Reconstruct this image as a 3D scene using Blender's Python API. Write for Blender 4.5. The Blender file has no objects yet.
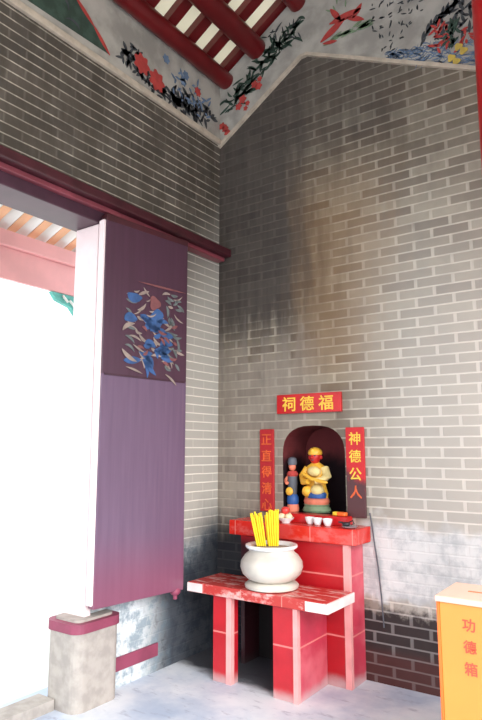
import bpy, bmesh, math, random
from mathutils import Vector, Matrix
random.seed(7)
sc = bpy.context.scene
COL = sc.collection
# ---------------------------------------------------------------- camera
FPX = 600.0
cam_d = bpy.data.cameras.new('camera'); cam = bpy.data.objects.new('camera', cam_d); COL.objects.link(cam)
cam_d.sensor_fit = 'VERTICAL'; cam_d.sensor_height = 24.0; cam_d.lens = FPX / 720.0 * 24.0
cam.location = (2.899, -3.796, 1.53)
cam.rotation_euler = (math.radians(90 + 8.5), 0, math.radians(35.2))
cam_d.clip_start = 0.05
sc.camera = cam
# ---------------------------------------------------------------- daylight and exposure
w = bpy.data.worlds.new('sky'); sc.world = w; w.use_nodes = True
bg = w.node_tree.nodes['Background']
bg.inputs[0].default_value = (0.88, 0.95, 1.0, 1); bg.inputs[1].default_value = 1.0
sun_d = bpy.data.lights.new('sun', 'SUN'); sun = bpy.data.objects.new('sun', sun_d); COL.objects.link(sun)
sun_d.energy = 1.6; sun_d.angle = math.radians(40); sun_d.color = (1.0, 0.97, 0.93)
sun.rotation_euler = (math.radians(63), 0, math.radians(62))
sc.view_settings.view_transform = 'Standard'; sc.view_settings.look = 'None'
sc.view_settings.gamma = 1.0; sc.view_settings.use_curve_mapping = False
sc.view_settings.exposure = 1.5

FZ = 0.08            # floor level

# ---------------------------------------------------------------- materials
def srgb(r, g, b):
    def f(c):
        c /= 255.0
        return c / 12.92 if c <= 0.04045 else ((c + 0.055) / 1.055) ** 2.4
    return (f(r), f(g), f(b), 1)

class NM:
    def __init__(s, name):
        s.m = bpy.data.materials.new(name); s.m.use_nodes = True
        s.nt = s.m.node_tree; s.b = s.nt.nodes['Principled BSDF']; s.L = s.nt.links.new
    def n(s, t, **kw):
        nd = s.nt.nodes.new(t)
        for k, v in kw.items(): setattr(nd, k, v)
        return nd
    def sock(s, dst, v):
        if isinstance(v, (int, float)): dst.default_value = v
        elif isinstance(v, tuple): dst.default_value = v
        else: s.L(v, dst)
    def math(s, op, a, b=0.0, clamp=False):
        nd = s.n('ShaderNodeMath', operation=op, use_clamp=clamp)
        s.sock(nd.inputs[0], a); s.sock(nd.inputs[1], b); return nd.outputs[0]
    def mix(s, f, a, b, mode='MIX'):
        nd = s.n('ShaderNodeMix', data_type='RGBA', blend_type=mode)
        s.sock(nd.inputs[0], f); s.sock(nd.inputs[6], a); s.sock(nd.inputs[7], b); return nd.outputs[2]
    def ramp(s, v, a, b):      # smooth 0..1 between a and b
        nd = s.n('ShaderNodeMapRange', interpolation_type='SMOOTHSTEP')
        s.sock(nd.inputs[0], v); nd.inputs[1].default_value = a; nd.inputs[2].default_value = b
        return nd.outputs[0]
    def pos(s):
        g = s.n('ShaderNodeNewGeometry'); sp = s.n('ShaderNodeSeparateXYZ'); s.L(g.outputs['Position'], sp.inputs[0])
        return g.outputs['Position'], sp.outputs[0], sp.outputs[1], sp.outputs[2]
    def objpos(s):
        g = s.n('ShaderNodeTexCoord'); sp = s.n('ShaderNodeSeparateXYZ'); s.L(g.outputs['Object'], sp.inputs[0])
        return g.outputs['Object'], sp.outputs[0], sp.outputs[1], sp.outputs[2]
    def comb(s, x, y, z):
        c = s.n('ShaderNodeCombineXYZ')
        for i, v in enumerate((x, y, z)): s.sock(c.inputs[i], v)
        return c.outputs[0]
    def noise(s, vec, scale, detail=4, rough=.55):
        nd = s.n('ShaderNodeTexNoise'); s.L(vec, nd.inputs['Vector'])
        nd.inputs['Scale'].default_value = scale; nd.inputs['Detail'].default_value = detail; nd.inputs['Roughness'].default_value = rough
        return nd.outputs['Fac']
    def bump(s, h, strength=.3, dist=.01):
        b = s.n('ShaderNodeBump'); b.inputs['Strength'].default_value = strength; b.inputs['Distance'].default_value = dist
        s.L(h, b.inputs['Height']); s.L(b.outputs[0], s.b.inputs['Normal'])
    def base(s, c, rough=.7, spec=None):
        s.sock(s.b.inputs['Base Color'], c); s.b.inputs['Roughness'].default_value = rough
        if spec is not None: s.b.inputs['Specular IOR Level'].default_value = spec
        return s.m

def plain(name, rgb, rough=.6, var=.18, scale=9, spec=None, metallic=0):
    k = NM(name); v, *_ = k.objpos()
    c = srgb(*rgb); d = tuple(x * (1 - var) for x in c[:3]) + (1,); e = tuple(min(1, x * (1 + var)) for x in c[:3]) + (1,)
    k.base(k.mix(k.ramp(k.noise(v, scale), .35, .65), d, e), rough, spec)
    k.b.inputs['Metallic'].default_value = metallic
    return k.m

def brick_wall(name, side):
    k = NM(name); P, X, Y, Z = k.pos()
    u = Y if side == 'left' else X
    wob = k.math('MULTIPLY', k.math('SUBTRACT', k.noise(P, 2.5, 2), .5), .006)
    vec = k.comb(k.math('ADD', u, 20.03), k.math('ADD', k.math('ADD', Z, 10.0), wob), 0.0)
    BW, BH = .242, .0645
    sv_ = k.math('ADD', k.math('ADD', Z, 10.0), wob); row = k.math('FLOOR', k.math('DIVIDE', sv_, BH)); fv = k.math('FRACT', k.math('DIVIDE', sv_, BH))
    uu = k.math('ADD', k.math('DIVIDE', k.math('ADD', u, 20.03), BW), k.math('MULTIPLY', k.math('MODULO', row, 2.0), .5)); col = k.math('FLOOR', uu); fu = k.math('FRACT', uu)
    dv = k.math('MULTIPLY', k.math('SUBTRACT', .5, k.math('ABSOLUTE', k.math('SUBTRACT', fv, .5))), BH)
    du = k.math('MULTIPLY', k.math('SUBTRACT', .5, k.math('ABSOLUTE', k.math('SUBTRACT', fu, .5))), BW)
    hj, vj, vs_ = (.0040, .010, .7) if side == 'back' else (.0030, .006, .16)
    jo = k.math('MAXIMUM', k.ramp(dv, hj + .003, hj - .001), k.math('MULTIPLY', k.ramp(du, vj + .004, vj - .002), vs_))
    wn = k.n('ShaderNodeTexWhiteNoise'); wn.noise_dimensions = '2D'; k.L(k.comb(col, row, 0.0), wn.inputs['Vector']); rb = wn.outputs['Value']
    jfade = k.math('MULTIPLY', jo, k.ramp(k.noise(P, 3.5, 3), .2, .55))
    if side == 'back':
        c = k.mix(jfade, k.mix(rb, k.mix(k.noise(P, 1.3, 2), srgb(100, 96, 94), srgb(122, 104, 84)), srgb(158, 150, 136)), srgb(186, 177, 164))
    else:
        c = k.mix(jfade, k.mix(rb, srgb(86, 81, 77), srgb(104, 97, 91)), srgb(196, 188, 176))
    n1 = k.noise(P, 7, 5, .6)
    c = k.mix(.45, c, k.mix(n1, srgb(70, 66, 62), srgb(226, 220, 210)), 'OVERLAY')
    if side == 'back':
        # sooty vertical runs, upper left; roof shade painted in across the top
        sv = k.comb(k.math('MULTIPLY', X, 3.2), Y, k.math('MULTIPLY', Z, .55))
        runs = k.noise(sv, 2.2, 5, .6); fine = k.noise(k.comb(k.math('MULTIPLY', X, 9), Y, k.math('MULTIPLY', Z, 1.1)), 2.0, 4)
        rr = k.math('ADD', k.math('MULTIPLY', k.math('SUBTRACT', runs, .5), 1.5), k.math('MULTIPLY', k.math('SUBTRACT', fine, .5), .5))
        xs = k.ramp(k.math('ADD', X, k.math('MULTIPLY', rr, -.7)), 1.35, .6)
        zs = k.ramp(k.math('ADD', Z, k.math('MULTIPLY', rr, -.9)), 2.0, 2.6)
        top = k.math('MULTIPLY', k.ramp(k.math('ADD', Z, k.math('MULTIPLY', rr, -.8)), 2.9, 4.3), k.ramp(X, 2.6, 1.2))
        soot_shade = k.math('MAXIMUM', k.math('MULTIPLY', xs, zs), k.math('MULTIPLY', top, .85))
        c = k.mix(k.math('MULTIPLY', soot_shade, .9), c, k.mix(fine, srgb(46, 43, 44), srgb(84, 76, 72)))
        # brown heat bloom beside the soot
        bl = k.math('MULTIPLY', k.math('MULTIPLY', k.ramp(k.math('ADD', X, k.math('MULTIPLY', rr, -.3)), .55, .95), k.ramp(k.math('ADD', X, k.math('MULTIPLY', rr, .5)), 1.75, 1.15)),
                    k.math('MULTIPLY', k.ramp(Z, 1.8, 2.3), k.ramp(Z, 3.9, 3.1)))
        c = k.mix(k.math('MULTIPLY', bl, .45), c, srgb(150, 118, 84))
        # smeared lime wash round the niche, hiding the joints
        lw = k.math('MULTIPLY', k.ramp(k.math('ADD', X, k.math('MULTIPLY', rr, .3)), 1.05, .6), k.math('MULTIPLY', k.ramp(Z, .9, 1.1), k.ramp(k.math('ADD', Z, k.math('MULTIPLY', rr, .7)), 2.5, 2.2)))
        c = k.mix(k.math('MULTIPLY', lw, .6), c, k.mix(fine, srgb(112, 104, 100), srgb(170, 158, 146)))
        # daylight from the right painted in as paler brick, stronger lower down
        c = k.mix(k.math('MULTIPLY', k.math('MULTIPLY', k.ramp(X, .95, 1.7), k.ramp(Z, 3.8, 1.7)), .74), c, k.mix(jo, srgb(198, 193, 186), srgb(232, 227, 220)))
        # plaster patch between the dado and the bricks
        e1 = k.math('ADD', Z, k.math('MULTIPLY', k.math('SUBTRACT', k.noise(P, 5, 3), .5), .35))
        pp = k.math('MULTIPLY', k.math('MULTIPLY', k.ramp(e1, .56, .62), k.ramp(e1, 1.13, 1.0)), k.ramp(X, .9, 1.25))
        blot = k.noise(P, 6, 6, .7)
        c = k.mix(k.math('MULTIPLY', pp, .9), c, k.mix(k.ramp(blot, .36, .6), srgb(184, 187, 190), srgb(220, 220, 220)))
        # blackened dado bricks
        dk = k.ramp(k.math('ADD', Z, k.math('MULTIPLY', k.math('SUBTRACT', blot, .5), .3)), .56, .48)
        dcol = k.mix(jo, k.mix(n1, srgb(26, 23, 26), srgb(64, 52, 54)), srgb(128, 124, 124))
        dcol = k.mix(k.math('MULTIPLY', k.ramp(Z, .32, .22), .5), dcol, srgb(92, 36, 34))
        c = k.mix(k.math('MULTIPLY', dk, .96), c, dcol)
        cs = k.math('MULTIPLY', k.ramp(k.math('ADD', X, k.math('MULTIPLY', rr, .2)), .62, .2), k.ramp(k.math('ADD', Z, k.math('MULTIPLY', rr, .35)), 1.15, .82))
        c = k.mix(k.math('MULTIPLY', cs, .9), c, srgb(34, 38, 50))  # shaded corner behind the altar, painted into the brick colour
    else:
        sv = k.comb(X, k.math('MULTIPLY', Y, 2.4), k.math('MULTIPLY', Z, .8))
        st = k.noise(sv, 2.0, 5, .65)
        c = k.mix(k.math('MULTIPLY', k.math('MULTIPLY', k.ramp(st, .35, .6), k.ramp(Z, 2.7, 3.5)), .55), c, srgb(66, 58, 50))
        c = k.mix(k.math('MULTIPLY', k.ramp(k.math('SUBTRACT', Z, Y), 3.75, 2.7), .8), c, k.mix(jo, srgb(190, 186, 178), srgb(236, 231, 222)))
        # patchy lime plaster under the door leaf
        lo = k.ramp(k.math('ADD', Z, k.math('MULTIPLY', k.math('SUBTRACT', st, .5), .3)), .98, .8)
        bl = k.noise(P, 8, 5, .7)
        c = k.mix(k.math('MULTIPLY', lo, .85), c, k.mix(k.ramp(bl, .40, .58), srgb(134, 152, 164), srgb(214, 222, 226)))
        # shade in the corner beside the incense table, painted into the wall
        so = k.math('MULTIPLY', k.ramp(k.math('ADD', Y, k.math('MULTIPLY', k.math('SUBTRACT', bl, .5), .5)), -.86, -.50),
                    k.ramp(k.math('ADD', k.math('ADD', Z, k.math('MULTIPLY', Y, -.35)), k.math('MULTIPLY', k.math('SUBTRACT', st, .5), .5)), 1.3, .75))
        c = k.mix(k.math('MULTIPLY', so, .93), c, srgb(36, 40, 52))
    k.base(c, .88, .2)
    h = k.math('SUBTRACT', k.math('MULTIPLY', n1, .4), jo)
    k.bump(h, .35, .006)
    return k.m

def tile_mat(name, rgb, faded=None, rough=.28, soot_shade=False):
    """glazed tile cladding with pale horizontal joints and a paler foot"""
    k = NM(name); P, X, Y, Z = k.pos()
    fr = k.math('FRACT', k.math('DIVIDE', k.math('ADD', Z, .16), .36))
    joint = k.math('SUBTRACT', 1.0, k.ramp(k.math('ABSOLUTE', k.math('SUBTRACT', fr, .5)), .008, .020))
    n = k.noise(P, 5, 5, .6)
    c = k.mix(k.ramp(n, .3, .7), srgb(*[int(v * .9) for v in rgb]), srgb(*rgb))
    if faded: c = k.mix(k.math('MULTIPLY', k.ramp(k.noise(P, 3.1, 4), .42, .66), .7), c, srgb(*faded))
    c = k.mix(k.math('MULTIPLY', joint, .75), c, srgb(232, 140, 134))
    c = k.mix(k.math('MULTIPLY', k.ramp(k.math('ADD', Z, k.math('MULTIPLY', k.math('SUBTRACT', n, .5), .1)), FZ + .075, FZ + .005), .7), c, srgb(196, 176, 176))
    if soot_shade:
        sm = k.math('MULTIPLY', k.ramp(k.math('ADD', X, k.math('MULTIPLY', k.math('SUBTRACT', n, .5), .2)), .74, .56), k.ramp(Z, .96, .86))
        c = k.mix(k.math('MULTIPLY', sm, .94), c, srgb(34, 26, 32))  # shade over the left of the altar front, painted into the tile
    k.base(c, rough); return k.m

def slab_mat(name, rgb, wear):
    k = NM(name); P, X, Y, Z = k.pos()
    n = k.noise(k.comb(k.math('MULTIPLY', X, .6), k.math('MULTIPLY', Y, 2.4), Z), 9, 5, .65)
    c = k.mix(k.math('MULTIPLY', k.ramp(n, .50, .62), wear), srgb(*rgb), srgb(238, 214, 208))
    fr = k.math('FRACT', k.math('DIVIDE', k.math('ADD', X, .11), .30))
    j = k.math('SUBTRACT', 1.0, k.ramp(k.math('ABSOLUTE', k.math('SUBTRACT', fr, .5)), .006, .014))
    c = k.mix(k.math('MULTIPLY', j, .5), c, srgb(236, 170, 160))
    k.base(c, .22); return k.m

def floor_mat():
    k = NM('worn_floor'); P, X, Y, Z = k.pos()
    a = k.noise(P, 1.6, 5, .6); b = k.noise(k.comb(k.math('MULTIPLY', X, 2), k.math('MULTIPLY', Y, 6), Z), 3, 5, .7)
    c = k.mix(k.ramp(a, .35, .65), srgb(170, 184, 206), srgb(222, 226, 234))
    c = k.mix(k.math('MULTIPLY', k.ramp(b, .55, .7), .5), c, srgb(120, 124, 150))
    so = k.math('MULTIPLY', k.ramp(k.math('ADD', k.math('ADD', Y, k.math('MULTIPLY', X, .12)), k.math('MULTIPLY', k.math('SUBTRACT', b, .5), .16)), -.50, -.36), k.ramp(X, 1.05, .95))
    c = k.mix(k.math('MULTIPLY', so, .92), c, srgb(44, 46, 56))  # shadow of table and corner painted into the floor colour
    k.base(c, .5); k.bump(b, .15, .004); return k.m

def leaf_mat():
    k = NM('purple_lacquer'); P, X, Y, Z = k.pos()
    st = k.noise(k.comb(k.math('MULTIPLY', X, 8), k.math('MULTIPLY', Y, 14), k.math('MULTIPLY', Z, .8)), 2, 5, .6)
    c = k.mix(st, srgb(64, 38, 52), srgb(84, 54, 72))
    c = k.mix(k.ramp(Z, 2.0, 1.985), c, k.mix(st, srgb(88, 68, 90), srgb(116, 92, 116)))
    c = k.mix(k.math('MULTIPLY', k.ramp(Z, 1.1, .6), .4), c, srgb(150, 62, 82))
    k.base(c, .3); return k.m

def couplet_mat():
    k = NM('red_couplet_paint'); P, X, Y, Z = k.pos()
    n = k.noise(P, 12, 4)
    c = k.mix(n, srgb(184, 24, 32), srgb(210, 36, 42))
    burn = k.math('MULTIPLY', k.ramp(k.math('ADD', k.math('ADD', Z, k.math('MULTIPLY', X, .55)), k.math('MULTIPLY', k.math('SUBTRACT', n, .5), .3)), 2.03, 1.93), k.ramp(X, 1.0, 1.1))
    c = k.mix(k.math('MULTIPLY', burn, .92), c, srgb(58, 46, 50))
    fade = k.ramp(X, .6, .5)
    c = k.mix(k.math('MULTIPLY', fade, .45), c, srgb(128, 26, 34))
    k.base(c, .5); return k.m

def niche_mat():
    k = NM('dark_red_niche'); P, X, Y, Z = k.pos(); n = k.noise(P, 7, 4)
    c = k.mix(n, srgb(88, 34, 38), srgb(116, 52, 54))
    c = k.mix(k.math('MULTIPLY', k.ramp(k.math('ADD', Z, k.math('MULTIPLY', k.math('SUBTRACT', n, .5), .25)), 1.56, 1.38), .93), c, srgb(20, 17, 24))  # colour runs to near black towards the bottom
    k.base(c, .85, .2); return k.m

def panel_mat():
    m = bpy.data.materials.new('shell_roof_panel'); m.use_nodes = True; nt = m.node_tree
    for n in list(nt.nodes): nt.nodes.remove(n)
    o = nt.nodes.new('ShaderNodeOutputMaterial'); mx = nt.nodes.new('ShaderNodeMixShader')
    d = nt.nodes.new('ShaderNodeBsdfDiffuse'); t = nt.nodes.new('ShaderNodeBsdfTranslucent')
    n = nt.nodes.new('ShaderNodeTexNoise'); n.inputs['Scale'].default_value = 6
    r = nt.nodes.new('ShaderNodeMix'); r.data_type = 'RGBA'
    r.inputs[6].default_value = (.70, .62, .44, 1); r.inputs[7].default_value = (.84, .77, .58, 1)
    nt.links.new(n.outputs['Fac'], r.inputs[0])
    nt.links.new(r.outputs[2], d.inputs[0]); nt.links.new(r.outputs[2], t.inputs[0])
    mx.inputs[0].default_value = .20
    nt.links.new(d.outputs[0], mx.inputs[1]); nt.links.new(t.outputs[0], mx.inputs[2]); nt.links.new(mx.outputs[0], o.inputs[0])
    return m

M = dict(
    brick_left=brick_wall('grey_brick_left', 'left'), brick_back=brick_wall('grey_brick_back', 'back'),
    floor=floor_mat(), leaf=leaf_mat(), couplet=couplet_mat(), panel=panel_mat(),
    frieze=plain('painted_plaster', (164, 159, 152), .85, .22, 4), border=plain('pale_stucco', (186, 172, 156), .85, .12, 12),
    purlin=plain('dark_red_lacquer', (100, 18, 22), .35, .15, 5), beam=plain('maroon_beam', (66, 26, 34), .4, .2, 6),
    lintel=plain('plum_lintel', (66, 38, 52), .4, .18, 5),
    rail_pink=plain('lit_pink_timber', (128, 62, 72), .3, .15, 5), column=plain('bright_red_lacquer', (186, 18, 26), .35, .1, 3), red=plain('altar_red', (194, 28, 32), .3, .12, 5),
    tile=tile_mat('red_tile', (190, 32, 44)), tile_altar=tile_mat('shaded_red_tile', (188, 26, 36), soot_shade=True), tile_pink=tile_mat('pinkish_red_tile', (204, 64, 86), (218, 116, 126)),
    slab_hi=slab_mat('orange_red_slab', (206, 42, 32), .1), slab_lo=slab_mat('worn_red_slab', (186, 60, 56), .55),
    strip=plain('pale_pink_edge', (236, 160, 158), .4, .08, 8), glare=plain('pale_glare_edge', (224, 214, 212), .5, .08, 8),
    soot_shade=plain('shade_black', (24, 18, 20), .9, .2, 8), nichered=niche_mat(),
    gold=plain('gold_leaf_paint', (232, 178, 62), .35, .12, 12), goldtxt=plain('gold_lettering', (242, 196, 70), .5, .1, 20),
    dimtxt=plain('dim_orange_lettering', (214, 92, 44), .5, .15, 20), redtxt=plain('red_lettering', (226, 78, 58), .6, .1, 20),
    cream=plain('cream_robe', (226, 204, 140), .5, .12, 10), skinred=plain('red_face', (196, 40, 38), .45, .08, 10),
    blue=plain('deep_blue_paint', (38, 84, 150), .5, .12, 10), green=plain('dull_green_paint', (116, 138, 108), .6, .2, 14),
    slate=plain('slate_grey_paint', (84, 88, 98), .6, .15, 10), salmon=plain('salmon_paint', (216, 122, 96), .6, .12, 10),
    white=plain('white_glaze', (232, 234, 236), .2, .05, 6), stick=plain('yellow_incense', (244, 206, 24), .55, .08, 20),
    ash=plain('incense_ash', (150, 140, 128), .95, .2, 30), apple=plain('red_apple_skin', (222, 62, 58), .3, .15, 14),
    peach=plain('pale_apple_skin', (246, 214, 176), .35, .08, 14), orange=plain('orange_box_paint', (238, 146, 66), .35, .05, 2),
    boxedge=plain('orange_edge_paint', (244, 112, 44), .4, .05, 3), boxtop=plain('pale_peach_top', (246, 196, 176), .35, .04, 4),
    ink=plain('mural_ink', (66, 68, 72), .85, .2, 14), leafg=plain('mural_green', (52, 70, 60), .85, .25, 14),
    dull_red=plain('mural_rust', (128, 50, 44), .85, .2, 14), mred=plain('mural_red', (176, 62, 58), .85, .15, 14), mblue=plain('mural_blue', (104, 124, 152), .85, .2, 14),
    mochre=plain('mural_ochre', (196, 168, 80), .85, .15, 14), mpink=plain('mural_pink', (206, 120, 118), .85, .15, 14),
    fade_b=plain('faded_beige_paint', (146, 130, 122), .7, .15, 14), fade_bl=plain('faded_blue_paint', (52, 84, 132), .6, .2, 14),
    fade_r=plain('faded_rust_paint', (124, 74, 76), .7, .15, 14), fade_g=plain('faded_grey_green', (98, 104, 104), .7, .15, 14),
    mauve=plain('mauve_skirting', (134, 60, 84), .6, .12, 7), stone=plain('granite_block', (158, 151, 145), .75, .12, 16),
    pinkwood=plain('pink_sunlit_paint', (240, 172, 172), .6, .06, 3), tan=plain('tan_rafter', (244, 190, 150), .7, .08, 4),
    jamb=plain('pale_pink_jamb', (238, 218, 220), .5, .06, 4), paving=plain('courtyard_paving', (214, 212, 208), .8, .06, 2),
    limewash=plain('limewash', (236, 234, 230), .85, .05, 2), teal=plain('teal_paint', (96, 178, 168), .6, .15, 10),
    dark=plain('dark_metal', (40, 40, 46), .4, .2, 12), grout=plain('grey_smear', (168, 166, 172), .7, .15, 14),
    cable=plain('grey_cable', (84, 88, 96), .6, .1, 10), tilegrey=plain('roof_tile_grey', (120, 116, 110), .8, .15, 4),
    amber=plain('amber_yellow', (250, 206, 60), .4, .1, 10), potbody=plain('off_white_stoneware', (196, 190, 180), .35, .16, 4),
)

# ---------------------------------------------------------------- mesh helpers
class MB:
    def __init__(s): s.v = []; s.f = []; s.sm = False
    def add(s, vs, fs):
        o = len(s.v); s.v += [tuple(p) for p in vs]; s.f += [tuple(i + o for i in f) for f in fs]; return s
    def box(s, x0, x1, y0, y1, z0, z1):
        vs = [(x, y, z) for z in (z0, z1) for y in (y0, y1) for x in (x0, x1)]
        return s.add(vs, [(0, 2, 3, 1), (4, 5, 7, 6), (0, 1, 5, 4), (2, 6, 7, 3), (0, 4, 6, 2), (1, 3, 7, 5)])
    def obox(s, c, ax, ay, az):     # oriented box from centre and three half vectors
        c = Vector(c); ax, ay, az = Vector(ax), Vector(ay), Vector(az)
        vs = [c + i * ax + j * ay + l * az for l in (-1, 1) for j in (-1, 1) for i in (-1, 1)]
        return s.add(vs, [(0, 2, 3, 1), (4, 5, 7, 6), (0, 1, 5, 4), (2, 6, 7, 3), (0, 4, 6, 2), (1, 3, 7, 5)])
    def lathe(s, cx, cy, prof, n=40, sx=1, sy=1):
        s.sm = True; o = len(s.v); m = len(prof)
        for r, z in prof:
            for i in range(n):
                a = 2 * math.pi * i / n; s.v.append((cx + r * sx * math.cos(a), cy + r * sy * math.sin(a), z))
        for j in range(m - 1):
            for i in range(n):
                a = o + j * n + i; b = o + j * n + (i + 1) % n
                s.f.append((a, b, b + n, a + n))
        s.f.append(tuple(o + i for i in reversed(range(n)))); s.f.append(tuple(o + (m - 1) * n + i for i in range(n)))
        return s
    def tube(s, pts, r, n=12, r1=None):
        s.sm = True; pts = [Vector(p) for p in pts]; o = len(s.v); m = len(pts)
        for j, p in enumerate(pts):
            t = (pts[min(j + 1, m - 1)] - pts[max(j - 1, 0)]).normalized()
            a = t.cross(Vector((0, 0, 1)) if abs(t.z) < .9 else Vector((1, 0, 0))).normalized(); b = t.cross(a)
            rr = r if r1 is None else r + (r1 - r) * j / (m - 1)
            for i in range(n):
                q = 2 * math.pi * i / n; s.v.append(tuple(p + rr * (math.cos(q) * a + math.sin(q) * b)))
        for j in range(m - 1):
            for i in range(n):
                a = o + j * n + i; b = o + j * n + (i + 1) % n; s.f.append((a, b, b + n, a + n))
        s.f.append(tuple(o + i for i in reversed(range(n)))); s.f.append(tuple(o + (m - 1) * n + i for i in range(n)))
        return s
    def ball(s, c, rx, ry, rz, nu=20, nv=12, rot=None, fn=None):
        s.sm = True; o = len(s.v); c = Vector(c)
        for j in range(nv + 1):
            th = math.pi * j / nv
            for i in range(nu):
                ph = 2 * math.pi * i / nu
                p = Vector((rx * math.sin(th) * math.cos(ph), ry * math.sin(th) * math.sin(ph), rz * math.cos(th)))
                if fn: p = fn(p)
                if rot: p = rot @ p
                s.v.append(tuple(c + p))
        for j in range(nv):
            for i in range(nu):
                a = o + j * nu + i; b = o + j * nu + (i + 1) % nu; s.f.append((a, a + nu, b + nu, b))
        return s
    def poly(s, pts3, thick):       # flat polygon with thickness vector
        n = len(pts3); t = Vector(thick); vs = [Vector(p) for p in pts3]; vs += [p + t for p in vs]
        fs = [tuple(range(n)), tuple(reversed(range(n, 2 * n)))] + [(i, i + n, (i + 1) % n + n, (i + 1) % n) for i in range(n)]
        return s.add(vs, fs)
    def build(s, name, mat, parent=None, bevel=0, origin=None):
        org = Vector(parent_world(parent)) if parent else Vector(origin or (0, 0, 0))
        me = bpy.data.meshes.new(name); me.from_pydata([tuple(Vector(p) - org) for p in s.v], [], s.f); me.update()
        b = bmesh.new(); b.from_mesh(me); bmesh.ops.remove_doubles(b, verts=b.verts, dist=1e-6)
        bmesh.ops.recalc_face_normals(b, faces=b.faces)
        for e in b.edges:
            if s.sm and len(e.link_faces) == 2: e.smooth = e.calc_face_angle(0) < .8
        for f in b.faces: f.smooth = s.sm
        b.to_mesh(me); b.free()
        me.materials.append(M[mat]); o = bpy.data.objects.new(name, me); COL.objects.link(o)
        if parent: o.parent = parent
        else: o.location = org
        if bevel:
            m = o.modifiers.new('bevel', 'BEVEL'); m.width = bevel; m.segments = 2; m.limit_method = 'ANGLE'
        return o

def parent_world(p):
    v = Vector(p.location)
    while p.parent: p = p.parent; v += Vector(p.location)
    return v
def tag(o, label=None, cat=None, group=None, kind=None):
    for k, v in (('label', label), ('category', cat), ('group', group), ('kind', kind)):
        if v: o[k] = v
    return o
def thing(name, loc, label, cat, group=None, kind=None):
    o = bpy.data.objects.new(name, None); COL.objects.link(o); o.location = loc; o.empty_display_size = .05
    return tag(o, label, cat, group, kind)
def struct(o, label, cat='wall'): return tag(o, label, cat, None, 'structure')

def glyph(name, ch, mat, parent, centre, udir, vdir, size, ndir, depth=.003, squash=1.0):
    """one character as a thin solid in the plane udir/vdir"""
    cu = bpy.data.curves.new('t', 'FONT'); cu.body = ch; cu.extrude = .0; cu.resolution_u = 2; cu.offset = .012
    ob = bpy.data.objects.new('t', cu); COL.objects.link(ob)
    dg = bpy.context.evaluated_depsgraph_get(); me = ob.evaluated_get(dg).to_mesh()
    vs = [v.co.copy() for v in me.vertices]; fs = [tuple(p.vertices) for p in me.polygons]
    ob.evaluated_get(dg).to_mesh_clear(); bpy.data.objects.remove(ob); bpy.data.curves.remove(cu)
    if not vs: return None
    x0, x1 = min(v.x for v in vs), max(v.x for v in vs); y0, y1 = min(v.y for v in vs), max(v.y for v in vs)
    sc_ = size / max(x1 - x0, y1 - y0); U, V, N = Vector(udir), Vector(vdir), Vector(ndir)
    mb = MB(); pts = [Vector(centre) + U * ((v.x - (x0 + x1) / 2) * sc_ * squash) + V * ((v.y - (y0 + y1) / 2) * sc_) for v in vs]
    b = bmesh.new(); bv = [b.verts.new(p) for p in pts]
    for f in fs:
        try: b.faces.new([bv[i] for i in f])
        except ValueError: pass
    bmesh.ops.remove_doubles(b, verts=b.verts, dist=1e-5)
    r = bmesh.ops.extrude_face_region(b, geom=list(b.faces))
    for g in r['geom']:
        if isinstance(g, bmesh.types.BMVert): g.co += N * depth
    b.verts.index_update()
    mb.add([v.co.copy() for v in b.verts], [tuple(v.index for v in f.verts) for f in b.faces]); b.free()
    return mb.build(name, mat, parent)

# ================================================================ THE ROOM
RX, RZ, SL = 1.02, 5.27, .60                 # ridge x, ridge z, roof pitch
def roofz(x): return RZ - SL * abs(x - RX)
YF = -6.0                                     # front end of the gallery
DY0, DY1 = -2.75, -1.27                       # doorway in the left wall
LZ = 3.06                                     # doorway head

fl = MB().box(-.36, 3.2, YF, .5, FZ - .25, FZ).build('floor', 'floor'); struct(fl, 'pale worn stone floor of the shrine gallery', 'floor')
cy = MB().box(3.2, 14, -14, 6, -.3, FZ - .02).box(-9, -.36, -14, 6, -.3, FZ - .06).build('ground', 'paving'); struct(cy, 'sunlit pale paving of the courtyards outside', 'ground')

# left wall with doorway
mb = MB().box(-.20, 0, DY1, .5, FZ, 4.66).box(-.20, 0, YF, DY0, FZ, 4.66).box(-.20, 0, DY0, DY1, LZ, 4.66)
struct(mb.build('wall_left', 'brick_left'), 'dark grey brick wall with fine pale joints above the doorway', 'wall')

# back wall with the arched niche opening
NX0, NX1, NZ0, NZS, NZ1 = .595, 1.09, 1.09, 1.50, 1.70
NCX = (NX0 + NX1) / 2; NA = (NX1 - NX0) / 2
arch = [(NX0, NZ0), (NX0, NZS)]
for i in range(1, 16):
    a = math.pi * (1 - i / 16)
    ca, sa = math.cos(a), math.sin(a)
    arch.append((NCX + NA * math.copysign(abs(ca) ** .75, ca), NZS + (NZ1 - NZS) * abs(sa) ** .85))
arch += [(NX1, NZS), (NX1, NZ0)]
mb = MB(); XR = 2.75
def bface(pts): mb.add([(x, 0, z) for x, z in pts], [tuple(range(len(pts)))])
bface([(0, FZ), (NX0, FZ), (NX0, NZ0), (NX0, NZS), (0, NZS)])
bface([(NX1, FZ), (XR, FZ), (XR, NZS), (NX1, NZS), (NX1, NZ0)])
bface([(NX0, FZ), (NX1, FZ), (NX1, NZ0), (NX0, NZ0)])
bface([(0, NZS), (NX0, NZS)] + arch[2:10] + [(NCX, 2.4), (0, 2.4)])
bface([(NX1, NZS), (XR, NZS), (XR, 2.4), (NCX, 2.4)] + arch[9:-2])
mb.f[-1] = tuple(mb.f[-1])
bface([(0, 2.4), (NCX, 2.4), (XR, 2.4), (XR, roofz(XR)), (RX, RZ), (0, roofz(0))])
mb.box(XR - .001, XR, 0, .45, FZ, roofz(XR))
mb.box(0, XR, .44, .45, FZ, roofz(XR))
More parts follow.
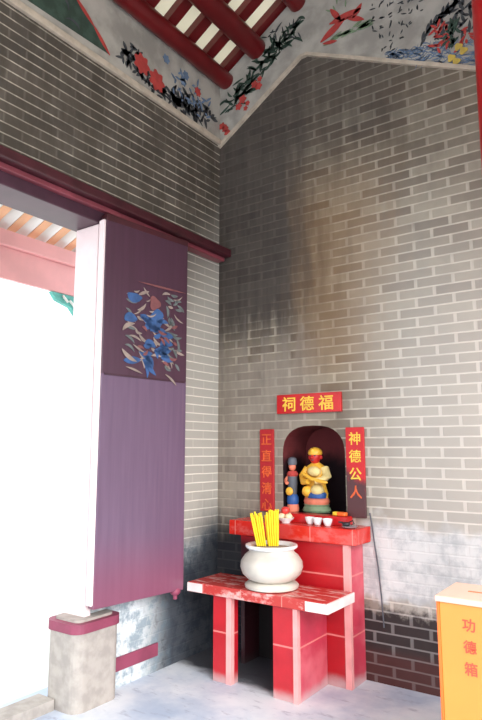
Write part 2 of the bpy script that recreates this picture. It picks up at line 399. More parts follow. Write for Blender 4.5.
mb.add([(0, .45, roofz(XR)), (XR, .45, roofz(XR)), (RX, .45, RZ), (0, .45, roofz(0))], [(0, 1, 2, 3)])
bw = mb.build('wall_back', 'brick_back'); struct(bw, 'sooty grey brick gable wall behind the altar', 'wall')

# niche shell
mb = MB(); dpt = .34
n = len(arch)
mb.add([(x, 0.0, z) for x, z in arch] + [(x, dpt, z) for x, z in arch], [(i, i + 1, i + 1 + n, i + n) for i in range(n - 1)] + [(n - 1, 0, n, 2 * n - 1)])
mb.add([(x, dpt, z) for x, z in arch], [tuple(range(n))])
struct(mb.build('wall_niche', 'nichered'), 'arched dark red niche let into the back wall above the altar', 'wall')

# mauve skirting stripe on the left wall
struct(MB().box(0, .012, -1.085, -.66, FZ + .10, FZ + .18).build('baseboard_left', 'mauve'), 'faded mauve painted stripe low on the left wall', 'baseboard')

# ---- painted friezes
def painter(parent, P):
    """P(u,v,off) -> world; returns functions that add strokes"""
    def leaf(mb, u, v, ang, L, W, off=.004, bend=0):
        top, bot = [], []
        for i in range(7):
            t = i / 6; w_ = W * math.sin(math.pi * min(1, t * .95 + .03)) ** .8
            a = ang + bend * (t - .5)
            cu, cv = u + L * t * math.cos(a), v + L * t * math.sin(a)
            top.append((cu - w_ / 2 * math.sin(a), cv + w_ / 2 * math.cos(a))); bot.append((cu + w_ / 2 * math.sin(a), cv - w_ / 2 * math.cos(a)))
        pts = top + bot[::-1]
        a0 = Vector(P(0, 0, 0)); a1 = Vector(P(0, 0, .002))
        mb.poly([P(x, y, off) for x, y in pts], a1 - a0)
    def blob(mb, u, v, r, off=.005, lobes=6, ry=None):
        pts = []
        for i in range(30):
            a = 2 * math.pi * i / 30; rr = r * (1 + .18 * math.cos(lobes * a))
            pts.append((u + rr * math.cos(a), v + (ry or r) / r * rr * math.sin(a)))
        a0 = Vector(P(0, 0, 0)); a1 = Vector(P(0, 0, .002))
        mb.poly([P(x, y, off) for x, y in pts], a1 - a0)
    return leaf, blob
rnd = random.uniform

# left frieze: plaster band u=y, v from 4.11 (bottom) to top
FB = 4.11
fr = thing('trim_1', (0, -1, FB), 'painted white plaster band with flowers high on the left wall', 'trim', kind='structure')
MB().box(0, .012, YF, 0, FB, 4.70).build('plaster_band', 'frieze', fr)
MB().box(0, .03, YF, 0, FB - .035, FB + .012).build('moulding', 'border', fr, bevel=.006)
PL = lambda u, v, o: (.012 + o, u, v)
leaf, blob = painter(fr, PL)
sc1 = MB()                                   # dark scroll panel with a red outline
sc1.poly([PL(u, v, .002) for u, v in ((-2.6, 4.17), (-1.9, 4.17), (-1.27, 4.19), (-1.40, 4.31), (-1.56, 4.42), (-1.72, 4.6), (-2.6, 4.64))], (.002, 0, 0))
sc1.build('scroll_panel', 'leafg', fr)
m1 = MB()
for (a, b) in (((-1.26, 4.185), (-1.40, 4.31)), ((-1.40, 4.31), (-1.56, 4.42)), ((-1.56, 4.42), (-1.73, 4.61))):
    dv = Vector((b[0] - a[0], b[1] - a[1])); leaf(m1, a[0], a[1], math.atan2(dv.y, dv.x), dv.length * 1.1, .03, .005)
m1.build('scroll_border', 'mred', fr)
m2 = MB()
for i in range(36): leaf(m2, rnd(-2.4, -1.5), rnd(4.2, 4.5), rnd(0, 3), rnd(.08, .2), .02, .006, 1)
m2.build('scroll_foliage', 'ink', fr)
m2 = MB()
for i in range(10): leaf(m2, rnd(-2.3, -1.55), rnd(4.22, 4.45), rnd(0, 3), rnd(.06, .14), .016, .007, 1)
m2.build('scroll_petals', 'dull_red', fr)
m3 = MB()
for (u, v, nn, sp) in ((-1.12, 4.27, 16, .07), (-1.05, 4.34, 8, .06), (-.95, 4.24, 14, .07), (-.82, 4.20, 14, .08), (-.70, 4.20, 20, .10), (-.55, 4.22, 26, .11), (-.42, 4.24, 26, .11), (-.3, 4.23, 22, .10), (-.2, 4.30, 12, .07), (-.5, 4.2, 12, .09)):
    for i in range(nn): leaf(m3, u + rnd(-sp, sp), v + rnd(-sp, sp) * .65, rnd(-2.8, 3.1), rnd(.04, .10), rnd(.016, .034), .004)
m3.build('leaf_spray', 'ink', fr)
m4 = MB()
for i in range(34): leaf(m4, rnd(-.62, -.18), rnd(4.20, 4.45), rnd(0, 3), rnd(.03, .09), .018, .005)
for u, v in ((-.70, 4.48), (-.47, 4.47), (-.50, 4.40)): blob(m4, u, v, .034)
m4.build('blue_blossom', 'mblue', fr)
for u, v, r in ((-.958, 4.291, .072), (-.80, 4.245, .076), (-.322, 4.405, .036)):
    m5 = MB(); blob(m5, u, v, r, .007, 7); m5.build('red_flower', 'mred', fr)

# back frieze: band following the gable
fb = thing('trim_2', (1, 0, 4.1), 'painted plaster band with red figures, script and waves along the gable', 'trim', kind='structure')
mb = MB()
top = [(0, roofz(0)), (RX, RZ), (XR, roofz(XR))]
botm = [(XR, 3.64), (2.05, 3.985), (.86, 4.575), (.80, 4.575), (0.0, 4.065)]
pts = top + botm
mb.add([(x, 0, z) for x, z in pts] + [(x, -.012, z) for x, z in pts], [tuple(range(8, 16))] + [(i, (i + 1) % 8, (i + 1) % 8 + 8, i + 8) for i in range(8)])
mb.build('plaster_band', 'frieze', fb)
mm = MB()
for (a, b) in zip(botm[:-1], botm[1:]):
    d = Vector((b[0] - a[0], 0, b[1] - a[1])); c = Vector(((a[0] + b[0]) / 2, -.012, (a[1] + b[1]) / 2)); nrm = Vector((-d.z, 0, d.x)).normalized()
    mm.obox(c, d / 2, Vector((0, .014, 0)), nrm * .013)
mm.build('moulding', 'border', fb)
PB = lambda u, v, o: (u, -.012 - o, v)
leaf, blob = painter(fb, PB)
m1 = MB()
for i in range(120):
    t = rnd(0, 1); u = .12 + .62 * t + rnd(-.05, .05); v = 4.40 + .46 * t + rnd(-.09, .07)
    leaf(m1, u, v, rnd(-.4, 1.9) if i % 3 else rnd(2.2, 3.8), rnd(.05, .13), rnd(.014, .026), .004, rnd(-.6, .6))
m1.build('dark_bamboo', 'leafg', fb)
m2 = MB()
for i in range(26): leaf(m2, rnd(.45, .8), rnd(4.72, 4.98), rnd(-3, 3), rnd(.03, .09), .012, .004)
m2.build('ink_branches', 'ink', fb)
for pts in (((.04, 4.24, .03), (.07, 4.21, .03), (.09, 4.17, .028)), ((.21, 4.36, .03), (.25, 4.41, .035), (.30, 4.36, .02), (.28, 4.32, .02)), ((.37, 4.50, .03), (.41, 4.47, .03), (.42, 4.53, .022))):
    m3 = MB()
    for u, v, r in pts: blob(m3, u, v, r, .006, 5)
    m3.build('red_blossom', 'mred', fb)
m4 = MB()
for u, v, a, L, W in ((.98, 4.62, .5, .24, .06), (1.06, 4.74, 0.05, .26, .06), (1.07, 4.86, -1.0, .16, .045), (1.25, 4.70, .9, .12, .04), (1.0, 4.60, -.2, .12, .03), (1.20, 4.73, -.5, .16, .04)):
    leaf(m4, u, v, a, L, W, .006)
m4.build('red_creature', 'mred', fb)
m5 = MB()
for i in range(14): leaf(m5, rnd(1.0, 1.3), rnd(4.58, 4.63), rnd(-.3, .4), rnd(.05, .13), .02, .005)
for i in range(6): leaf(m5, rnd(1.08, 1.25), rnd(4.8, 4.92), rnd(0, 3), rnd(.04, .08), .012, .005)
m5.build('green_ground', 'green', fb)
m6 = MB()
for c, (u0, nrow) in enumerate(((1.40, 3), (1.47, 5), (1.54, 5), (1.61, 4), (1.68, 3), (1.75, 2))):
    for r_ in range(nrow):
        v = 4.66 - .085 * r_ - .3 * (u0 - 1.45) + rnd(-.01, .01) + .05
        for q in range(3): leaf(m6, u0 + rnd(-.022, .01), v + rnd(-.02, .02), rnd(-.6, 2.0), rnd(.02, .045), .009, .004)
m6.build('ink_script', 'ink', fb)
m7 = MB()
for i in range(170):
    u = rnd(1.48, 2.12); v = 4.215 - .49 * (u - 1.62) + rnd(.0, .17) * min(1, (u - 1.35) * 2)
    leaf(m7, u, v, rnd(-.7, .1), rnd(.04, .09), .007, .004, rnd(-1.5, 1.5))
m7.build('blue_waves', 'mblue', fb)
m8 = MB()
for i in range(40): leaf(m8, rnd(1.86, 2.08), rnd(4.24, 4.46), rnd(-3, 3), rnd(.04, .1), .02, .005)
for i in range(22):
    t = i / 22; leaf(m8, 1.74 + .26 * t, 4.27 + .22 * t ** .6, rnd(.2, 1.4), .07, .02, .005)
m8.build('ink_figures', 'ink', fb)
m9 = MB()
for i in range(22): leaf(m9, rnd(1.82, 1.93), rnd(4.20, 4.36), rnd(-3, 3), rnd(.03, .08), .018, .006)
for i in range(8): leaf(m9, rnd(1.98, 2.08), rnd(4.12, 4.28), rnd(-3, 3), rnd(.03, .08), .018, .006)
m9.build('red_figures', 'mred', fb)
m10 = MB()
for i in range(16): leaf(m10, rnd(1.92, 1.98), rnd(4.18, 4.34), rnd(-3, 3), rnd(.04, .08), .02, .007)
m10.build('green_robe', 'leafg', fb)
m11 = MB()
for u, v in ((1.94, 4.10), (1.99, 4.16), (1.97, 4.06), (2.02, 4.12)): blob(m11, u, v, .025, .007, 3)
m11.build('yellow_robe', 'mochre', fb)

# ---- roof: purlins, rafters, pale panels
PUR = [(.078, .07, 'lowest, resting on top of the left wall frieze'), (.39, .085, 'second up from the left wall'), (.78, .075, 'third up, near the ridge'), (1.28, .075, 'just right of the ridge'), (1.66, .075, 'half way down the right slope'), (2.08, .075, 'lowest of the right slope above the painted waves')]
ro = thing('ceiling', (RX, -2, RZ), 'pitched roof of pale shell panels between red rafters', 'ceiling', kind='structure')
mb = MB(); XE0, XE1 = -.75, 3.95; up = .10  # right eave stretched beyond view to cut light on the upper walls
for (xa, xb) in ((XE0, RX), (RX, XE1)):
    za, zb = roofz(xa) + up, roofz(xb) + up
    mb.add([(xa, YF, za), (xb, YF, zb), (xb, .5, zb), (xa, .5, za)], [(0, 1, 2, 3)])
mb.build('shell_panels', 'panel', ro)
MB().box(3.87, 3.93, YF, .5, roofz(3.9) - .02, roofz(3.9) + .09).build('eave_board', 'purlin', ro)
for x, r, wh in PUR:
    zc = roofz(x) - r / .857 + .017
    o = MB().tube([(x, YF, zc), (x, -.002, zc)], r, 20).build('purlin', 'purlin', origin=(x, -.002, zc))
    tag(o, 'round dark red roof purlin, ' + wh, 'roof beam', 'round purlins under the roof')
def rafter(side, y):
    xa, xb = (XE0, RX) if side < 0 else (RX, XE1)
    mb = MB(); w_ = .045
    za, zb = roofz(xa), roofz(xb)
    vs = []
    for x, z in ((xa, za), (xb, zb)):
        for yy in (y - w_, y + w_):
            for dz in (.022, up - .002): vs.append((x, yy, z + dz))
    mb.add(vs, [(0, 1, 3, 2), (4, 6, 7, 5), (0, 4, 5, 1), (2, 3, 7, 6), (1, 5, 7, 3), (0, 2, 6, 4)])
    o = mb.build('rafter', 'purlin', origin=(xa, y, za))
    return tag(o, 'flat dark red rafter on the left roof slope between pale panels' if side < 0 else 'flat dark red rafter on the right roof slope between pale panels', 'rafter',
               'rafters of the left roof slope' if side < 0 else 'rafters of the right roof slope')
for side in (-1, 1):
    proto = rafter(side, -.02)
    for i in range(1, 12):
        o = proto.copy(); COL.objects.link(o); o.location = Vector(proto.location) + Vector((0, -.235 * i, 0))

# ---- doorway: rail, lintel, frame
rail = thing('door_rail', (.1, -1.6, 3.09), 'long dark maroon timber rail crossing the left wall above the doorway', 'beam')
MB().box(.002, .13, -5.2, -.003, 3.075, 3.14).build('rail', 'beam', rail, bevel=.01)
MB().box(.002, .08, -5.2, -.03, 3.04, 3.074).build('lower_rail', 'rail_pink', rail, bevel=.006)  # pink tone paints the outdoor light on the rail's underside
fm = thing('trim_3', (0, -1.27, FZ), 'pale pink doorway frame with a plum coloured head', 'trim', kind='structure')
MB().box(-.21, .045, DY0, DY1, 2.965, 3.062).build('frame_head', 'lintel', fm, bevel=.006)
MB().box(-.18, .035, DY1 - .05, DY1 - .001, FZ, 2.963).build('frame_post', 'jamb', fm, bevel=.006)
MB().box(-.18, .03, DY0 + .001, DY0 + .08, FZ, 2.963).build('frame_post', 'jamb', fm, bevel=.006)
struct(MB().box(-.19, -.05, DY0 + .1, -1.44, FZ, FZ + .06).build('trim_4', 'stone'), 'low pale stone sill across the doorway', 'trim')

# stone base block with mauve top band at the foot of the doorway
db = thing('stone_jamb_base', (-.1, -1.2, FZ), 'rounded pale granite block with a mauve top band at the foot of the doorway', 'stone block')
def rounded(x0, x1, y0, y1, r, z0, z1, ins=0):
    x0 += ins; x1 -= ins; y0 += ins; y1 -= ins; r = max(.005, r - ins); pts = []
    for cx, cy_, a0 in ((x1 - r, y1 - r, 0), (x0 + r, y1 - r, 90), (x0 + r, y0 + r, 180), (x1 - r, y0 + r, 270)):
        for i in range(7):
            a = math.radians(a0 + 15 * i); pts.append((cx + r * math.cos(a), cy_ + r * math.sin(a), z0))
    return pts, (0, 0, z1 - z0)
BX = (-.17, .11, -1.43, -1.09, .07)
MB().poly(*rounded(*BX, FZ, .50)).build('block', 'stone', db)
MB().poly(*rounded(BX[0]-.008, BX[1]+.008, BX[2]-.008, BX[3]+.008, .068, .50, .552)).build('mauve_band', 'mauve', db)
MB().poly(*rounded(*BX, .552, .566, .03)).build('worn_top', 'stone', db)

# ---- door leaf
ang = math.radians(7)
dh = Vector((.055, -1.312, .60)); dd = Vector((math.sin(ang), math.cos(ang), 0)); dn = Vector((math.cos(ang), -math.sin(ang), 0)); DW, DZ0, DZ1 = .70, .615, 2.985
dr = thing('door_1', tuple(dh), 'tall purple lacquered door leaf with a faded painted guardian, folded back to the wall', 'door', kind='structure')
def dbox(name, u0, u1, z0, z1, t0, t1, mat, bev=.004):
    c = dh + dd * ((u0 + u1) / 2) + dn * ((t0 + t1) / 2); c.z = (z0 + z1) / 2
    return MB().obox(c, dd * ((u1 - u0) / 2), dn * ((t1 - t0) / 2), Vector((0, 0, (z1 - z0) / 2))).build(name, mat, dr, bevel=bev)
dbox('board', 0, DW, DZ0, DZ1, 0, .055, 'leaf')
dbox('edge_strip', -.018, 0.0, DZ0 + .02, DZ1 - .01, 0, .05, 'jamb')
dbox('rail_trim', .0, DW, DZ1 - .012, DZ1 + .03, -.002, .058, 'beam')
dbox('picture_ledge', .02, DW - .02, 1.985, 1.998, .055, .06, 'lintel', 0)
pv = MB(); q = dh + dd * (DW - .05) + dn * .03; pv.ball((q.x, q.y, .61), .035, .035, .03); pv.tube([(q.x, q.y, .56), (q.x, q.y, .63)], .014); pv.build('pivot_knob', 'mauve', dr)
PD = lambda u, v, o: tuple(Vector((dh.x, dh.y, 0)) + dd * u + dn * (.055 + o) + Vector((0, 0, v)))
leaf, blob = painter(dr, PD)
def strokes(name, mat, lst, off):
    m_ = MB()
    for u, v, a, L, W in lst: leaf(m_, cu_ + (u - cu_) * .86, v, a, L * .85, W, off, rnd(-.8, .8))
    m_.build(name, mat, dr)
cu_, cv_ = .40, 2.33
strokes('guardian_robe_border', 'fade_b', [(cu_ + rnd(-.27, .22), cv_ + rnd(-.24, .27), rnd(-1.0, .5), rnd(.05, .13), rnd(.01, .022)) for i in range(46)], .002)
strokes('guardian_armour', 'fade_bl', [(cu_ + rnd(-.16, .08), cv_ + rnd(-.24, .08), rnd(-.9, .6), rnd(.07, .16), rnd(.03, .06)) for i in range(24)] + [(cu_ - .26, cv_ + .2, -.4, .14, .07), (cu_ - .28, cv_ + .02, .5, .12, .07), (cu_ - .06, cv_ + .06, 0, .16, .15), (cu_ - .28, cv_ - .24, .1, .16, .05)], .0035)
strokes('guardian_sash', 'fade_r', [(cu_ + rnd(-.2, .2), cv_ + rnd(-.25, .12), rnd(-.6, .5), rnd(.05, .1), .022) for i in range(10)], .005)
strokes('guardian_scroll', 'fade_g', [(cu_ + .1 + rnd(0, .14), cv_ + rnd(-.25, .26), rnd(-1.2, .6), rnd(.06, .12), .022) for i in range(22)] + [(cu_ - .27, cv_ - .14 + .06 * i, rnd(-.6, .2), .1, .02) for i in range(6)], .002)
m_ = MB(); blob(m_, cu_ + .0, cv_ + .17, .045, .006, 3); m_.build('guardian_face', 'fade_r', dr)
m_ = MB(); leaf(m_, cu_ - .14, cv_ + .292, .0, .42, .014, .006); m_.build('guardian_blade', 'fade_r', dr)
strokes('guardian_highlights', 'fade_b', [(cu_ - .08, cv_ + .08, -.1, .1, .012), (cu_ - .2, cv_ - .13, -.5, .12, .014), (cu_ + .12, cv_ - .3, -.5, .14, .016), (cu_ - .3, cv_ - .17, -.7, .16, .03), (cu_ - .26, cv_ - .28, -.2, .16, .014), (cu_ - .3, cv_ - .05, .8, .13, .03)], .007)

# right-hand column
cl = thing('red_column', (2.375, -.55, FZ), 'bright red lacquered round column at the right edge', 'column')
MB().lathe(2.375, -.55, [(.17, FZ + .26), (.172, 2.0), (.168, 4.30)], 40).build('shaft', 'column', cl)
MB().lathe(2.375, -.55, [(.24, FZ), (.25, FZ + .06), (.26, FZ + .14), (.21, FZ + .2), (.19, FZ + .26)], 40).build('base', 'stone', cl)

# ================================================================ OUTSIDE THE DOOR
ex = thing('eave', (-1.7, -1, 3.2), 'sunlit pink eave beam with pale rafters seen through the doorway', 'roof eave')
MB().box(-1.72, -1.58, -4.0, .07, 3.26, 3.40).build('eave_beam', 'pinkwood', ex, bevel=.01)
MB().box(-1.66, -1.62, -4.0, .0, 2.98, 3.255).build('fascia_board', 'pinkwood', ex)
for i in range(16):
    y = .02 - .205 * i; m_ = MB()
    a, b = Vector((-1.85, y, 3.43)), Vector((-.50, y, 3.95)); d = (b - a) / 2; nn = Vector((-d.z, 0, d.x)).normalized()
    m_.obox((a + b) / 2, d, Vector((0, .042, 0)), nn * .03); m_.build('rafter', 'tan', ex)
for i in range(15):
    y = -.083 - .205 * i
    m_ = MB(); m_.tube([(-1.95, y, 3.43), (-1.20, y, 3.72), (-.50, y, 3.99)], .085, 16); m_.build('tile_roll', 'limewash', ex)
m_ = MB(); m_.obox((-1.2, -1.95, 3.80), Vector((.75, 0, .29)), Vector((0, 2.1, 0)), Vector((-.005, 0, .012))); m_.build('roof_deck', 'limewash', ex)
br_ = thing('eave_bracket', (-1.64, .0, 3.0), 'small teal and white carved bracket under the pink eave outside', 'bracket')
m_ = MB(); m_.poly([(-1.66, -.42, 2.97), (-1.66, .0, 2.97), (-1.66, .0, 2.74), (-1.66, -.10, 2.76), (-1.66, -.20, 2.86), (-1.66, -.36, 2.90)], (.05, 0, 0)); m_.build('carving', 'teal', br_)
m_ = MB()
for q in range(4): m_.tube([(-1.60, -.3 + .08 * q, 2.95 - .03 * q), (-1.60, -.24 + .08 * q, 2.90 - .03 * q)], .012)
m_.build('scroll_relief', 'limewash', br_)
ps = thing('eave_post', (-1.65, .16, 0), 'sunlit whitewashed post carrying the eave outside', 'post')
MB().box(-1.75, -1.55, .08, .26, FZ - .06, 3.42).build('shaft', 'limewash', ps, bevel=.01); MB().box(-1.82, -1.48, .02, .34, FZ - .06, FZ + .2).build('base', 'limewash', ps, bevel=.02)
struct(MB().box(-6.6, -6.3, -9, 5, FZ - .06, 3.4).build('wall_courtyard', 'limewash'), 'overexposed whitewashed wall across the courtyard outside', 'wall')

# ================================================================ ALTARS
UY, UX0, UX1, UZ = -.21, .37, 1.20, .935
CX0, CX1 = .40, .86
al = thing('altar', (.78, -.1, FZ), 'tall red tiled altar set against the back wall below the niche', 'altar')
MB().box(UX0, CX0, UY, -.001, FZ, UZ).box(CX1, UX1 - .04, UY, -.001, FZ, UZ).box(CX0, CX1, UY, -.001, .60, UZ).build('front_panel', 'tile_altar', al)
MB().box(UX1 - .04, UX1, UY - .004, UY + .03, FZ, UZ).build('edge_strip', 'strip', al)
MB().box(UX1 - .04, UX1, UY + .03, -.001, FZ, UZ).build('side_panel', 'tile_pink', al)
MB().box(CX0, CX1, -.03, -.0012, FZ, .60).build('dark_shade_recess', 'soot_shade', al)  # near-black panel paints the shade under the table
MB().box(.285, 1.262, UY - .03, -.001, UZ, 1.035).build('top_slab', 'slab_hi', al, bevel=.008)
MB().box(.575, 1.135, -.10, -.001, 1.035, 1.092).build('niche_step', 'red', al, bevel=.004)

LY, LZT = -.60, .665
ta = thing('incense_table', (.7, -.4, FZ), 'low red tiled offering table in front of the altar, holding the incense pot', 'table')
MB().box(.215, 1.238, LY, UY - .036, LZT - .062, LZT).build('table_top', 'slab_lo', ta, bevel=.004)
MB().box(1.239, 1.247, LY, UY - .036, LZT - .058, LZT - .002).build('glare_end_strip', 'glare', ta)  # this strip and the two corners paint glare on the slab edge
MB().box(.211, .335, LY - .004, LY - .0005, LZT - .058, LZT - .004).build('glare_left_corner', 'glare', ta)
MB().box(1.10, 1.241, LY - .004, LY - .0005, LZT - .058, LZT - .004).build('glare_right_corner', 'glare', ta)
def pier(x0, x1, strip, sidemat, y0, y1):
    g = MB().box(x0, x1 - strip, y0, y1, FZ, LZT - .063).build('leg', 'tile', ta)
    MB().box(x1 - strip, x1, y0 - .004, y0 + .03, FZ, LZT - .063).build('edge_strip', 'strip', g)
    MB().box(x1 - strip, x1, y0 + .03, y1, FZ, LZT - .063).build('side_tiles', sidemat, g)
pier(.405, .55, .04, 'tile', LY + .03, LY + .10); pier(.865, 1.035, .03, 'tile_pink', LY + .02, UY - .003)

# niche things ---------------------------------------------------
# sign above the niche
sg = thing('shrine_sign', (.82, 0, 1.79), 'red signboard with three gold characters above the arched niche', 'sign')
MB().box(.562, 1.08, -.025, -.001, 1.79, 1.928).build('board', 'column' if False else 'red', sg, bevel=.003)
for ch, x in (('祠', .665), ('德', .815), ('福', .965)): glyph('character', ch, 'goldtxt', sg, (x, -.025, 1.858), (1, 0, 0), (0, 0, 1), .105, (0, -1, 0), squash=1.08)
def couplet(x0, x1, chars, mat, label):
    c = thing('couplet_board', ((x0 + x1) / 2, 0, 1.08), label, 'sign', 'couplet boards flanking the niche')
    MB().box(x0, x1, -.018, -.001, 1.085, 1.68).build('board', 'couplet', c, bevel=.003)
    for i, ch in enumerate(chars): glyph('character', ch, mat[i], c, ((x0 + x1) / 2, -.018, 1.605 - i * .118), (1, 0, 0), (0, 0, 1), .086, (0, -1, 0))
couplet(.405, .525, '正直得清心', ['dimtxt'] * 2 + ['dimtxt'] * 3, 'dull red couplet board with faded orange characters, left of the niche')
couplet(1.105, 1.238, '神德公人', ['goldtxt'] * 3 + ['dimtxt'], 'bright red couplet board with gold characters and scorched foot, right of the niche')
# the half burnt fourth character
# (kept dim, on the scorched lower half)

# deity statue
S = Vector((.812, .10, 1.092))
st = thing('deity_statue', tuple(S), 'gilded seated deity statue with a red face inside the niche', 'statue')
def L(x, y, z): return (S.x + x, S.y + y, S.z + z)
# statue faces the room (-y)
MB().lathe(S.x, S.y, [(.100, S.z), (.108, S.z + .012), (.100, S.z + .03), (.092, S.z + .04), (.098, S.z + .055)], 28, 1, .8).build('pedestal', 'green', st)
MB().lathe(S.x, S.y, [(.090, S.z + .055), (.098, S.z + .075), (.086, S.z + .10)], 28, 1, .8).build('rock_seat', 'salmon', st)
m_ = MB(); m_.lathe(S.x, S.y, [(.086, S.z + .10), (.09, S.z + .13), (.074, S.z + .18), (.068, S.z + .22), (.078, S.z + .28), (.07, S.z + .32), (.03, S.z + .345), (.022, S.z + .36)], 28, 1, .72); body = m_.build('robe', 'gold', st)
MB().ball(L(.035, -.052, .155), .05, .045, .042).build('knee', 'cream', st)
MB().ball(L(-.04, -.052, .145), .044, .045, .042).build('knee', 'gold', st)
MB().lathe(S.x + .02, S.y - .035, [(.062, S.z + .10), (.068, S.z + .125), (.060, S.z + .14)], 24, 1.1, .8).build('blue_hem', 'blue', st)
MB().tube([L(-.065, 0, .30), L(-.095, -.03, .25), L(-.06, -.08, .21), L(-.01, -.1, .215)], .032, 14, .018).build('sleeve', 'gold', st)
MB().tube([L(.065, 0, .30), L(.098, -.02, .255), L(.085, -.07, .225), L(.04, -.1, .22)], .036, 14, .02).build('sleeve', 'cream', st)
m_ = MB(); m_.tube([L(-.06, -.085, .27), L(.02, -.105, .232), L(.115, -.10, .215)], .0135, 12); m_.ball(L(.12, -.10, .214), .022, .014, .012); m_.build('scepter', 'gold', st)
MB().ball(L(.015, -.06, .285), .052, .028, .036).build('beard', 'cream', st)
hd = MB().ball(L(0, -.012, .385), .046, .044, .05, fn=lambda p: Vector((p.x * (1 - .15 * (p.z < 0)), p.y, p.z)))
hd.ball(L(.0, -.058, .383), .009, .011, .011).ball(L(-.047, -.008, .384), .008, .012, .016).ball(L(.047, -.008, .384), .008, .012, .016)
hdo = hd.build('head', 'skinred', st)
for dx in (-.018, .018): MB().ball(L(dx, -.051, .396), .007, .005, .0045).build('eye', 'ink', hdo)
MB().ball(L(0, -.053, .364), .012, .004, .004).build('mouth', 'ink', hdo)
m_ = MB(); m_.lathe(S.x, S.y - .008, [(.049, S.z + .402), (.052, S.z + .412), (.049, S.z + .43), (.034, S.z + .447), (.012, S.z + .455)], 24); m_.ball(L(0, -.055, .43), .014, .008, .016); m_.build('crown', 'gold', st)
# attendant
A = Vector((.648, .045, 1.092))
at = thing('attendant_statue', tuple(A), 'small dark attendant figurine with a red collar standing left of the gilded deity', 'statue')
MB().lathe(A.x, A.y, [(.043, A.z), (.046, A.z + .02), (.04, A.z + .05)], 20).build('pedestal', 'salmon', at)
MB().lathe(A.x, A.y, [(.038, A.z + .05), (.044, A.z + .07), (.042, A.z + .10), (.03, A.z + .12)], 20).build('skirt', 'blue', at)
MB().lathe(A.x, A.y, [(.03, A.z + .12), (.036, A.z + .2), (.034, A.z + .25), (.015, A.z + .28)], 20).build('robe', 'slate', at)
MB().ball((A.x - .005, A.y - .04, A.z + .142), .03, .014, .03).build('round_shield', 'gold', at)
MB().lathe(A.x, A.y, [(.033, A.z + .245), (.043, A.z + .262), (.03, A.z + .285)], 20).build('collar', 'mred', at)
MB().tube([(A.x - .03, A.y, A.z + .25), (A.x - .05, A.y - .02, A.z + .215), (A.x - .02, A.y - .045, A.z + .2)], .013).build('sleeve', 'salmon', at)
a_h = MB().ball((A.x, A.y - .003, A.z + .315), .027, .026, .032).ball((A.x, A.y - .03, A.z + .313), .005, .006, .007).build('head', 'salmon', at)
MB().lathe(A.x, A.y, [(.03, A.z + .328), (.034, A.z + .345), (.03, A.z + .375), (.012, A.z + .385)], 18).build('cap', 'slate', at)

# offerings on the altar slab -------------------------------------
TZ = 1.0355
fp = MB().lathe(.715, -.165, [(.028, TZ), (.03, TZ + .008), (.052, TZ + .026), (.058, TZ + .036), (.055, TZ + .036), (.045, TZ + .022), (.0, TZ + .014)], 32).build('fruit_bowl', 'white', origin=(.715, -.165, TZ))
tag(fp, 'small white bowl of fruit on the altar slab, behind the incense sticks', 'bowl')
def fruit(name, x, y, z, r, mat, label):
    def dim(p): return Vector((p.x, p.y, p.z * .9 - .18 * r * math.exp(-((p.x ** 2 + p.y ** 2) / (.3 * r) ** 2)) * (1 if p.z > 0 else -.6)))
    t = thing(name, (x, y, z - r), label, 'fruit', 'fruit in the white bowl')
    MB().ball((x, y, z), r, r, r, 24, 16, fn=dim).build('flesh', mat, t)
    MB().tube([(x, y, z + r * .6), (x + .004, y, z + r * 1.1)], .0015, 6).build('stem', 'dark', t)
fruit('apple', .688, -.175, TZ + .042, .027, 'peach', 'pale apple at the left of the small white bowl')
fruit('apple', .742, -.175, TZ + .042, .027, 'peach', 'pale apple at the right of the small white bowl')
fruit('apple', .716, -.138, TZ + .044, .026, 'peach', 'pale apple at the back of the small white bowl')
fruit('apple', .709, -.162, TZ + .082, .030, 'apple', 'red apple topping the fruit in the small white bowl')
for i, (x, y, lab) in enumerate(((.893, -.150, 'leftmost of the three small white offering cups on the red slab'), (.958, -.165, 'middle one of the three small white offering cups'), (1.032, -.166, 'rightmost of the three small white offering cups, nearest the dark lamp'))):
    c = MB().lathe(x, y, [(.016, TZ), (.020, TZ + .004), (.029, TZ + .026), (.034, TZ + .047), (.031, TZ + .047), (.025, TZ + .024), (.0, TZ + .010)], 28).build('offering_cup', 'white', origin=(x, y, TZ))
    tag(c, lab, 'cup', 'white offering cups')
pk = thing('offering_packet', (1.07, -.06, 1.0925), 'small orange and yellow packet lying on the red step right of the niche', 'packet')
MB().obox((1.085, -.055, 1.106), (.033, -.006, 0), (.003, .02, 0), (0, 0, .013)).build('wrapper', 'boxedge', pk, bevel=.008)
MB().obox((1.035, -.047, 1.106), (.0175, -.003, 0), (.003, .019, 0), (0, 0, .0125)).build('yellow_end', 'amber', pk, bevel=.007)
ol = thing('oil_lamp', (1.17, -.175, TZ), 'small blackened oil lamp on a grey saucer, right end of altar slab', 'lamp')
MB().lathe(1.19, -.17, [(.03, TZ + .0005), (.045, TZ + .006), (.052, TZ + .012), (.045, TZ + .012), (.0, TZ + .006)], 26).build('saucer', 'grout', ol)
MB().lathe(1.17, -.175, [(.018, TZ + .012), (.028, TZ + .022), (.024, TZ + .032), (.012, TZ + .036)], 22).build('bowl', 'dark', ol)
MB().tube([(1.15, -.18, TZ + .03), (1.122, -.19, TZ + .036)], .007, 10, .004).build('spout', 'dark', ol)
MB().tube([(1.185, -.17, TZ + .034), (1.21, -.165, TZ + .046), (1.22, -.165, TZ + .028), (1.20, -.17, TZ + .018)], .004, 8).build('handle', 'dark', ol)

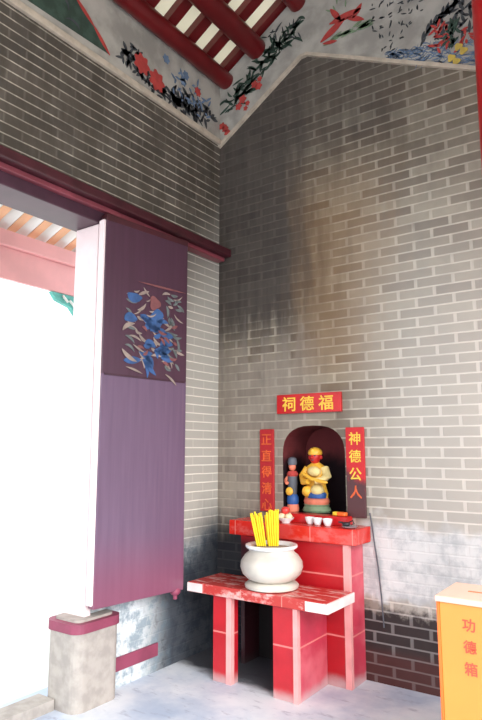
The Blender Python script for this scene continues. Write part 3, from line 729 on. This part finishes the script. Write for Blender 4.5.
# incense pot -----------------------------------------------------
PX, PY = .765, -.432; z0 = LZT + .0005
pot = thing('incense_pot', (PX, PY, z0), 'squat white stoneware incense pot with a wide rim on the low table', 'pot')
MB().lathe(PX, PY, [(.150, z0), (.168, z0 + .006), (.172, z0 + .022), (.158, z0 + .034), (.125, z0 + .045)], 56).build('foot', 'potbody', pot)
MB().lathe(PX, PY, [(.120, z0 + .045), (.155, z0 + .06), (.186, z0 + .09), (.200, z0 + .13), (.196, z0 + .165), (.172, z0 + .20), (.145, z0 + .222), (.142, z0 + .24)], 56).build('belly', 'potbody', pot)
MB().lathe(PX, PY, [(.142, z0 + .238), (.160, z0 + .244), (.168, z0 + .254), (.166, z0 + .264), (.155, z0 + .268), (.140, z0 + .262), (.128, z0 + .250), (.126, z0 + .243)], 56).build('rim', 'white', pot)
MB().lathe(PX, PY, [(.126, z0 + .242), (.12, z0 + .246), (.06, z0 + .252), (.0, z0 + .254)], 40).build('ash', 'ash', pot)
def stick(x, y, tx, ty, L_):
    zb = z0 + .257
    t = MB().tube([(x, y, zb), (x + tx, y + ty, zb + L_)], .0056, 8).build('incense_stick', 'stick', origin=(x, y, zb))
    return t
sticks = 0
R_ = Vector((.817, .577, 0)); Q_ = Vector((-.577, .817, 0))      # roughly across and along the view
for row in range(3):
    for i in range(11):
        t = (i + .5 * (row % 2)) / 10.5 * 2 - 1
        if abs(t + .08) < .09: continue
        q = (row - 1) * .022
        b = Vector((PX, PY, 0)) + R_ * (-.024 + t * .066) + Q_ * q
        lean = R_ * (-.020 + t * .022) + Q_ * (q * .5)
        o = stick(b.x, b.y, lean.x, lean.y, rnd(.18, .212) + (.018 if t > .25 else 0))
        side = 'left' if t < 0 else 'right'; rw = ('front', 'middle', 'back')[row]
        tag(o, 'thick yellow incense stick in the white pot, %s row of the %s bunch' % (rw, side), 'incense stick', 'incense sticks in the %s row of the %s bunch' % (rw, side))

# donation box ----------------------------------------------------
bx0, bx1, by0, by1, bz1 = 2.035, 2.40, -1.13, -.83, .918
bo = thing('donation_box', (2.2, -1.0, FZ), 'orange donation box with red characters and a slotted pale top', 'box')
MB().box(bx0 + .012, bx1, by0, by1, FZ, bz1 - .025).build('body', 'orange', bo, bevel=.003)
MB().box(bx0, bx0 + .012, by0 - .004, by1, FZ, bz1 - .025).build('edge_trim', 'boxedge', bo, bevel=.002)
MB().box(bx0 - .004, bx1 + .01, by0 - .01, by1 + .006, bz1 - .024, bz1).build('lid', 'boxtop', bo, bevel=.004)  # overexposed top put into a paler lid colour
MB().box(2.13, 2.31, -.99, -.975, bz1 - .001, bz1 + .0015).build('coin_slot', 'boxedge', bo)
for i, ch in enumerate('功德箱'): glyph('character', ch, 'redtxt', bo, (2.165, by0, .815 - i * .085), (1, 0, 0), (0, 0, 1), .052, (0, -1, 0), depth=.002)

# cable running down the wall from the altar
cb = MB().tube([(1.262, -.012, 1.12), (1.275, -.012, 1.04), (1.288, -.012, .93), (1.31, -.014, .78), (1.325, -.014, .60), (1.335, -.014, .42)], .005, 8).build('cable', 'cable')
tag(cb, 'thin grey cable hanging down the wall right of the altar', 'cable')
